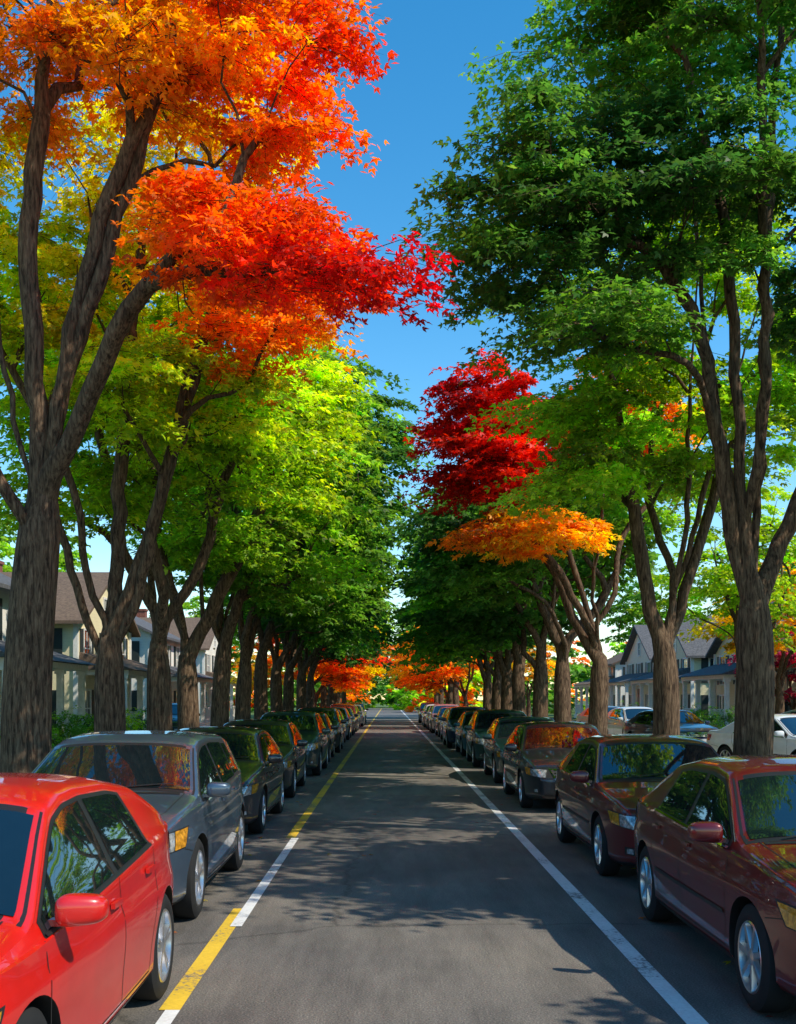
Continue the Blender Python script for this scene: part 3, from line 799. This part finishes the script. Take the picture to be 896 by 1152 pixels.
    bil([(X,-0.155,0.44),(X,0.155,0.44),(X,0.155,0.53),(X,-0.155,0.53)],(-1,0,0),6,0.012,2,2)
    for sg in (1,-1):
        a=math.radians(38); d=Vector((-math.cos(a),-sg*math.sin(a),0)); q=Vector((-math.sin(a)*1.0,sg*math.cos(a),0))
        cen=Vector((h-0.16,sg*0.70*W/1.8,0))-d*1.5
        def P(s,z): 
            v=cen+q*s; return (v.x,v.y,z)
        ex=0.36
        bil([P(-0.22,zh-hh-0.02),P(0.27,zh-hh+0.02),P(ex,zh+0.03),P(-0.20,zh-0.01)],d,1,0.003)
        bil([P(-0.205,zh-hh-0.008),P(0.10,zh-hh+0.015),P(0.12,zh+0.004),P(-0.185,zh-0.02)],d,3,0.009)
        bil([P(0.11,zh-hh+0.018),P(0.255,zh-hh+0.03),P(ex-0.03,zh+0.018),P(0.13,zh+0.006)],d,4,0.009)
        bil([P(-0.12,0.33),P(0.05,0.33),P(0.05,0.41),P(-0.12,0.41)],d,1,0.004,4,3)
        bil([P(-0.08,0.345),P(0.01,0.345),P(0.01,0.395),P(-0.08,0.395)],d,3,0.009,4,3)
        d2=Vector((math.cos(a),-sg*math.sin(a),0)); q2=Vector((math.sin(a),sg*math.cos(a),0)); cen2=Vector((-h+0.14,sg*0.70*W/1.8,0))-d2*1.5
        def Q(s,z):
            v=cen2+q2*s; return (v.x,v.y,z)
        ztl=belt(-h+0.1)-0.06
        bil([Q(-0.22,ztl-0.17),Q(0.20,ztl-0.15),Q(0.26,ztl+0.0),Q(-0.2,ztl)],d2,5,0.006)
    bil([(-X,-0.16,0.62),(-X,0.16,0.62),(-X,0.16,0.74),(-X,-0.16,0.74)],(1,0,0),6,0.008,2,2)
    bil([(-X,-0.65,0.32),(-X,0.65,0.32),(-X,0.65,0.42),(-X,-0.65,0.42)],(1,0,0),1,0.006)
    det=py_mesh('details',st['V'],st['F'],[GLASS,TRIM,CHROME,LAMP,AMBER,TAIL,PLATE],True,st['M'])
    bm=bmesh.new(); bm.from_mesh(det)
    bm.normal_update()
    for f in bm.faces:
        c=f.calc_center_median(); o=Vector((c.x*0.6,c.y,c.z-0.6))
        if f.normal.dot(o)<0: f.normal_flip()
    bm.to_mesh(det); bm.free()
    bm=bmesh.new()
    for sg in (1,-1):
        yw=W/2*0.955-0.03
        s=bmesh.ops.create_uvsphere(bm,u_segments=24,v_segments=16,radius=1.0)['verts']
        for v in s:
            c=v.co.copy(); f=lambda t:math.copysign(abs(t)**0.62,t)
            x_,y_,z_=f(c.x),f(c.y),f(c.z)
            if x_<0: x_*=0.45
            v.co=Vector((x_*0.075+xf-0.10-0.03*y_*sg,y_*0.105+sg*(yw+0.135),z_*0.068*(1-0.12*y_*sg)+belt(xf)+0.105))
        s=bmesh.ops.create_cube(bm,size=1.0)['verts']
        for v in s: v.co=Vector((v.co.x*0.06+xf-0.10,v.co.y*0.12+sg*(yw+0.0),v.co.z*0.028+belt(xf)+0.05))
        for hx in (B+0.16,C0+0.14):
            s=bmesh.ops.create_cube(bm,size=1.0)['verts']
            pt=cast((hx,sg*2,belt(hx)-0.10),(0,-sg,0),0.018)
            for v in s: v.co=Vector((v.co.x*0.17+hx,v.co.y*0.022+pt.y,v.co.z*0.028+belt(hx)-0.10))
    mir=bpy.data.meshes.new('mirrors_and_handles'); bm.to_mesh(mir); bm.free(); mir.materials.append(PA['black'])
    mir.polygons.foreach_set('use_smooth',[True]*len(mir.polygons)); mir.set_sharp_from_angle(angle=math.radians(60))
    V=[];F=[];M=[]
    def lathe(prof,mat,cx,cy,sg,ns=40):
        b=len(V)
        for (r,y) in prof:
            for k in range(ns):
                a=2*math.pi*k/ns; V.append((cx+r*math.cos(a),cy+sg*y,K['wr']+r*math.sin(a)))
        for i in range(len(prof)-1):
            for k in range(ns):
                k2=(k+1)%ns; F.append((b+i*ns+k,b+i*ns+k2,b+(i+1)*ns+k2,b+(i+1)*ns+k)); M.append(mat)
    R0=K['wr']
    for ax in K['ax']:
        for sg in (1,-1):
            cy=sg*(W/2-0.035)
            lathe([(0.20,-0.20),(R0-0.03,-0.20),(R0-0.008,-0.18),(R0,-0.15),(R0,-0.05),(R0-0.008,-0.02),(R0-0.04,0.0),(R0-0.085,0.004),(R0-0.105,-0.008)],0,ax,cy,sg)
            lathe([(R0-0.105,-0.008),(R0-0.112,0.0),(R0-0.122,-0.004),(R0-0.13,-0.05),(R0-0.135,-0.10)],1,ax,cy,sg)
            lathe([(R0-0.13,-0.07),(0.0001,-0.07)],2,ax,cy,sg)
            lathe([(0.055,-0.045),(0.05,-0.012),(0.03,-0.004),(0.0001,-0.004)],1,ax,cy,sg,20)
            ns=5 if kind!='sedan' else 7
            for k in range(ns):
                a0=2*math.pi*k/ns+0.3
                for da in ((-0.12,0.12) if ns==5 else (0,)):
                    wi=0.016 if ns==5 else 0.022; wo=0.014 if ns==5 else 0.026
                    ca,sa=math.cos(a0+da*0.4),math.sin(a0+da*0.4); cb_,sb=math.cos(a0+da),math.sin(a0+da)
                    b=len(V); r1_,r2_=0.04,R0-0.118
                    for (r,c_,s_,w,y) in ((r1_,ca,sa,wi,-0.012),(r2_,cb_,sb,wo,-0.006)):
                        for (t,dy) in ((-1,-0.03),(-0.7,0),(0.7,0),(1,-0.03)):
                            V.append((ax+r*c_-t*w*s_,cy+sg*(y+dy),K['wr']+r*s_+t*w*c_))
                    for q in range(3): F.append((b+q,b+q+1,b+4+q+1,b+4+q)); M.append(1)
    wh=py_mesh('wheels',V,F,[RUBBER,ALLOY,TRIM],True,M)
    bm=bmesh.new(); bm.from_mesh(wh); bmesh.ops.recalc_face_normals(bm,faces=bm.faces); bm.to_mesh(wh); bm.free()
    wh.set_sharp_from_angle(angle=math.radians(40))
    return body,det,mir,wh
CARS={k:build_car(k) for k in KINDS}
def place_car(kind,x,y,paint,rz=-math.pi/2,z=0.0,name='parked_car'):
    body,det,mir,wh=CARS[kind]; e=empty(name,(x,y,z),rz)
    o=obj('body',body,e)
    for i,s in enumerate(o.material_slots):
        if s.material and s.material.name.startswith('paint'):
            s.link='OBJECT'; s.material=PA[paint]
    obj('windows_and_lights',det,e)
    m=obj('mirrors_and_handles',mir,e); m.material_slots[0].link='OBJECT'; m.material_slots[0].material=PA[paint]
    obj('wheels',wh,e)
    return e
place_car('hatch',-2.28,4.40+1.34,'red',-math.pi/2)
place_car('suv',-2.52,9.6+1.38,'bluegrey',-math.pi/2)
place_car('sedan',-2.62,15.6+1.4,'black')
seqL=[('sedan','black'),('suv','dgreen'),('sedan','black'),('suv','black'),('sedan','navy'),('hatch','silver'),('sedan','black'),('suv','black'),('hatch','dgreen'),('sedan','silver'),('suv','black'),('sedan','navy')]
y=22.6
for k,c in seqL:
    place_car(k,-2.62+random.uniform(-.08,.08),y,c,-math.pi/2+random.uniform(-.012,.012)); y+=5.5+random.uniform(0,0.5)
place_car('sedan',3.05,6.75+1.42,'maroon'); place_car('sedan',3.10,11.9+1.42,'maroon')
seqR=[('sedan','black'),('sedan','dgreen'),('suv','dgreen'),('sedan','teal'),('suv','navy'),('hatch','teal'),('sedan','black'),('suv','silver'),('sedan','navy'),('hatch','white'),('sedan','black'),('suv','black')]
y=20.6
for k,c in seqR:
    place_car(k,3.14+random.uniform(-.08,.08),y,c,-math.pi/2+random.uniform(-.012,.012)); y+=5.5+random.uniform(0,0.5)
for (k,x,y,c,r) in [('sedan',9.7,27,'white',0.35),('suv',12.8,31.5,'silver',0.3),('sedan',9.6,38,'navy',0.2),('hatch',10.2,46,'white',0.1),('suv',-9.2,47,'black',0.3),('sedan',10.6,54,'silver',0.2)]:
    place_car(k,x,y,c,-math.pi/2+r,0.05 if x>0 else 0.12)

# ------------------------------------------------------------------ houses
def siding(name,c):
    m,nt,out=new_mat(name); b=pbsdf(nt,out,c,0.7,spec=0.3)
    v=coords(nt,'Object'); sp=nt.nodes.new('ShaderNodeSeparateXYZ'); nt.links.new(v,sp.inputs[0])
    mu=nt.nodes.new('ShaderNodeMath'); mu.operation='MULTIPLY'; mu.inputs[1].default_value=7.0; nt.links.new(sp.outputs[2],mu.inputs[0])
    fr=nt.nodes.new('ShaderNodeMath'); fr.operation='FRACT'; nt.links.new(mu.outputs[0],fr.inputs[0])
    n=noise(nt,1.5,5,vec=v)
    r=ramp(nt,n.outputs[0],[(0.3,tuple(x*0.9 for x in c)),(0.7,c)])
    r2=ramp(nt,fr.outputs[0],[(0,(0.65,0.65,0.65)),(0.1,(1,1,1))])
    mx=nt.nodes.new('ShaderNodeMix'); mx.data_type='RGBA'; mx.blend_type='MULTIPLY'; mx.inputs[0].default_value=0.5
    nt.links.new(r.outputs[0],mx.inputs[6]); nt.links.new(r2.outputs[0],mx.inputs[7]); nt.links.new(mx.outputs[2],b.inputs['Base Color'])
    bump(nt,fr.outputs[0],b,0.3,0.01); return m
SHING=mat_noise('roof_shingles',(0.07,0.07,0.075),(0.14,0.14,0.145),9,0.9,0.5,0.02,detail=6)
SHINGB=mat_noise('roof_shingles_brown',(0.11,0.075,0.055),(0.19,0.13,0.09),9,0.9,0.5,0.02,detail=6)
WHT=simple('white_trim',(0.84,0.82,0.76),0.6); WG=simple('window_glass',(0.02,0.03,0.04),0.05,0,0.9,0.5)
SHUT=simple('shutter_paint',(0.02,0.03,0.03),0.6); BRICK=mat_noise('chimney_brick',(0.16,0.05,0.035),(0.28,0.11,0.08),14,0.9,0.4,0.01)
DOOR=simple('door_paint',(0.25,0.04,0.03),0.5)
def house(name,loc,rz,w,d,h,wall,roof,gable_front=False,porch=True,rise=2.0,turret=False,floors=2):
    e=empty(name,loc,rz)
    b=MB(); b.box(-w/2,w/2,0,d,0,h)
    if gable_front: b.prism([(-w/2,0,h),(w/2,0,h),(0,0,h+rise)],(0,d,0))
    else: b.prism([(-w/2,0,h),(-w/2,d,h),(-w/2,d/2,h+rise)],(w,0,0))
    obj('walls',b.mesh('walls',[wall]),e)
    b=MB(); o=0.45; t=0.14
    if gable_front:
        for sg in (1,-1):
            dx=w/2+o; s=rise/(w/2); z0=h-s*o
            b.prism([(sg*dx,-o,z0+0.01),(0,-o,h+rise+0.01),(0,-o,h+rise+t+0.03),(sg*dx,-o,z0+t)],(0,d+2*o,0))
    else:
        for sg in (0,1):
            s=rise/(d/2); y0=-o if sg==0 else d+o; z0=h-s*o
            b.prism([(-w/2-o,y0,z0+0.01),(-w/2-o,d/2,h+rise+0.01),(-w/2-o,d/2,h+rise+t+0.03),(-w/2-o,y0,z0+t)],(w+2*o,0,0))
    obj('roof',b.mesh('roof',[roof]),e)
    tr=MB(); gl=MB(); sh=MB()
    def win(cx,cz,ww,wh,face,sht=True):
        def put(B,u0,u1,z0,z1,t0,t1):
            if face==0: B.box(u0,u1,-t1,-t0,z0,z1)
            elif face==1: B.box(u0,u1,d+t0,d+t1,z0,z1)
            elif face==2: B.box(w/2+t0,w/2+t1,u0,u1,z0,z1)
            else: B.box(-w/2-t1,-w/2-t0,u0,u1,z0,z1)
        put(gl,cx-ww/2,cx+ww/2,cz-wh/2,cz+wh/2,-0.02,0.02)
        f=0.09
        put(tr,cx-ww/2-f,cx-ww/2,cz-wh/2-f,cz+wh/2+f,-0.02,0.07); put(tr,cx+ww/2,cx+ww/2+f,cz-wh/2-f,cz+wh/2+f,-0.02,0.07)
        put(tr,cx-ww/2,cx+ww/2,cz+wh/2,cz+wh/2+f,-0.02,0.065); put(tr,cx-ww/2,cx+ww/2,cz-wh/2-f,cz-wh/2,-0.02,0.10)
        put(tr,cx-ww/2,cx+ww/2,cz-0.025,cz+0.025,0.02,0.045); put(tr,cx-0.02,cx+0.02,cz-wh/2,cz-0.025,0.02,0.04); put(tr,cx-0.02,cx+0.02,cz+0.025,cz+wh/2,0.02,0.04)
        if sht:
            for s in (-1,1):
                c=cx+s*(ww/2+f+0.22); put(sh,c-0.2,c+0.2,cz-wh/2-0.04,cz+wh/2+0.04,-0.01,0.05)
    fh=h/floors; nw=max(2,int(w/2.6))
    for fl in range(floors):
        for i in range(nw):
            cx=-w/2+w*(i+0.5)/nw; 
            if fl==0 and i==nw//2: continue
            win(cx,fh*fl+fh*0.55,0.95,1.45,0); win(cx,fh*fl+fh*0.55,0.95,1.45,1,False)
        nd=max(2,int(d/3))
        for i in range(nd):
            cy=d*(i+0.5)/nd; win(cy,fh*fl+fh*0.55,0.9,1.4,2); win(cy,fh*fl+fh*0.55,0.9,1.4,3)
    if gable_front: win(0,h+rise*0.32,0.7,0.9,0,False)
    for sx in (-1,1):
        for yy in (0,d): tr.box(sx*w/2-0.09,sx*w/2+0.09,yy-0.09,yy+0.09,0,h-0.02)
    cx=-w/2+w*(nw//2+0.5)/nw
    dr=MB(); dr.box(cx-0.5,cx+0.5,-0.05,0.03,0.35,2.45); obj('front_door',dr.mesh('door',[DOOR]),e)
    tr.box(cx-0.62,cx-0.5,-0.08,0.02,0.35,2.57); tr.box(cx+0.5,cx+0.62,-0.08,0.02,0.35,2.57); tr.box(cx-0.5,cx+0.5,-0.08,0.02,2.45,2.57)
    if porch:
        p=MB(); pd=2.0; pw=w*0.92
        p.box(-pw/2,pw/2,-pd,-0.1,0.0,0.35,0); p.box(cx-0.9,cx+0.9,-pd-0.35,-pd-0.002,0.0,0.2,0)
        n=max(3,int(pw/2.4))
        for i in range(n+1):
            x=-pw/2+0.15+(pw-0.3)*i/n; p.box(x-0.1,x+0.1,-pd+0.08,-pd+0.28,0.352,2.55,0)
            p.box(x-0.15,x+0.15,-pd+0.03,-pd+0.33,2.552,2.702,0)
        p.box(-pw/2,pw/2,-pd,-0.1,2.704,2.9,0)
        for i in range(n):
            x0=-pw/2+0.15+(pw-0.3)*i/n+0.1; x1=-pw/2+0.15+(pw-0.3)*(i+1)/n-0.1
            if x0<cx<x1: continue
            p.box(x0,x1,-pd+0.15,-pd+0.21,1.15,1.22,0); p.box(x0,x1,-pd+0.15,-pd+0.21,0.48,0.54,0)
            kk=int((x1-x0)/0.16)
            for q in range(1,kk): p.box(x0+(x1-x0)*q/kk-0.02,x0+(x1-x0)*q/kk+0.02,-pd+0.16,-pd+0.20,0.54,1.15,0)
        p.prism([(-pw/2-0.25,-pd-0.3,2.905),(-pw/2-0.25,-0.1,2.905),(-pw/2-0.25,-0.1,3.6)],(pw+0.5,0,0),1)
        obj('porch',p.mesh('porch',[WHT,roof]),e)
    c=MB(); c.box(w*0.22,w*0.22+0.7,d*0.6,d*0.6+0.7,h*0.5,h+rise+0.8); c.box(w*0.22-.06,w*0.22+0.76,d*0.6-.06,d*0.6+0.76,h+rise+0.802,h+rise+0.95)
    obj('chimney',c.mesh('chimney',[BRICK]),e)
    if turret:
        t=MB(); t.cyl(w/2,0,0,h+0.8,1.5,n=8,m=0); t.cyl(w/2,0,h+0.802,h+3.4,1.9,0.05,n=8,m=1); 
        obj('turret',t.mesh('turret',[wall,roof]),e)
        for k in range(8):
            a=2*math.pi*(k+0.5)/8; r=1.5*math.cos(math.pi/8)
            for fl in range(floors):
                z=fh*fl+fh*0.6; ca,sa=math.cos(a),math.sin(a)
                pts=[]
                for (u,zz_) in ((-.3,-.6),(.3,-.6),(.3,.6),(-.3,.6)): pts.append((w/2+(r+0.02)*ca-u*sa,(r+0.02)*sa+u*ca,z+zz_))
                gl.prism(pts,(ca*0.02,sa*0.02,0))
    obj('window_trim',tr.mesh('trim',[WHT]),e); obj('window_glass',gl.mesh('glass',[WG]),e); obj('shutters',sh.mesh('shutters',[SHUT]),e)
    return e
SW=siding('siding_white',(0.86,0.83,0.75)); SC=siding('siding_cream',(0.86,0.75,0.48)); SY=siding('siding_yellow',(0.74,0.54,0.20)); SG=siding('siding_pale',(0.84,0.77,0.60))
HZ=0.117
house('white_house',(-12.4,34.5,HZ),math.pi/2,8.5,9,5.4,SW,SHING,gable_front=False,rise=2.2)
house('cream_house',(-12.4,48.5,HZ),math.pi/2,9,9,4.9,SC,SHINGB,gable_front=True,rise=2.2)
house('white_house',(-12.6,63,HZ),math.pi/2,9,9,5.2,SW,SHING,rise=2.2)
house('white_house',(-12.6,80,HZ),math.pi/2,9,9,5.2,SW,SHINGB,gable_front=True,rise=2.2)
house('white_house',(-13.5,21,HZ),math.pi/2,8,9,5.2,SW,SHING,rise=2.2)
house('cream_house',(18.0,57,HZ),-math.pi/2,8.5,9,4.2,SC,SHING,gable_front=True,rise=2.0,turret=True)
house('cream_house',(18.0,70,HZ),-math.pi/2,8,9,4.4,SC,SHING,gable_front=True,rise=2.4)
house('white_house',(18.5,82,HZ),-math.pi/2,9,9,4.6,SG,SHING,gable_front=True,rise=2.4)
house('white_house',(18.5,95,HZ),-math.pi/2,9,9,4.6,SW,SHINGB,rise=2.0)
house('yellow_house',(20.5,44,HZ),-math.pi/2,9,9,4.2,SY,SHING,gable_front=False,rise=2.0)
house('brick_house',(20,28,HZ),-math.pi/2,9,9,4.6,BRICK,SHING,rise=2.0)

# ------------------------------------------------------------------ light
el=math.radians(48); az=math.radians(117)   # azimuth clockwise from +Y
sd=Vector((math.sin(az)*math.cos(el),math.cos(az)*math.cos(el),math.sin(el)))
sl=bpy.data.lights.new('sun','SUN'); sl.energy=5.0; sl.angle=math.radians(0.5); sl.color=(1.0,0.92,0.78)
so=bpy.data.objects.new('sun',sl); so.rotation_euler=sd.to_track_quat('Z','Y').to_euler(); so.location=(20,0,30); link(so)
w=bpy.data.worlds.new('World'); scene.world=w; w.use_nodes=True; nt=w.node_tree; nt.nodes.clear()
o=nt.nodes.new('ShaderNodeOutputWorld'); bg=nt.nodes.new('ShaderNodeBackground'); sk=nt.nodes.new('ShaderNodeTexSky')
sk.sky_type='NISHITA'; sk.sun_disc=False; sk.sun_elevation=el; sk.sun_rotation=az; sk.air_density=1.0; sk.dust_density=0.1; sk.ozone_density=1.2
hs=nt.nodes.new('ShaderNodeHueSaturation'); hs.inputs['Saturation'].default_value=1.42; hs.inputs['Value'].default_value=1.48; hs.inputs['Hue'].default_value=0.491
bg.inputs[1].default_value=0.15
nt.links.new(sk.outputs[0],hs.inputs['Color']); nt.links.new(hs.outputs[0],bg.inputs[0]); nt.links.new(bg.outputs[0],o.inputs[0])

# ------------------------------------------------------------------ camera
cam=bpy.data.cameras.new('camera'); co=bpy.data.objects.new('camera',cam); link(co)
co.location=(0,0,1.9); co.rotation_euler=(math.pi/2,0,0)
cam.sensor_fit='VERTICAL'; cam.sensor_height=24; cam.lens=24*1250/1152
cam.shift_y=209/1152; cam.shift_x=10/1152; cam.clip_start=0.1; cam.clip_end=2000
scene.camera=co
scene.view_settings.view_transform='Standard'
try: scene.view_settings.look='None'
except Exception: pass
scene.view_settings.exposure=0
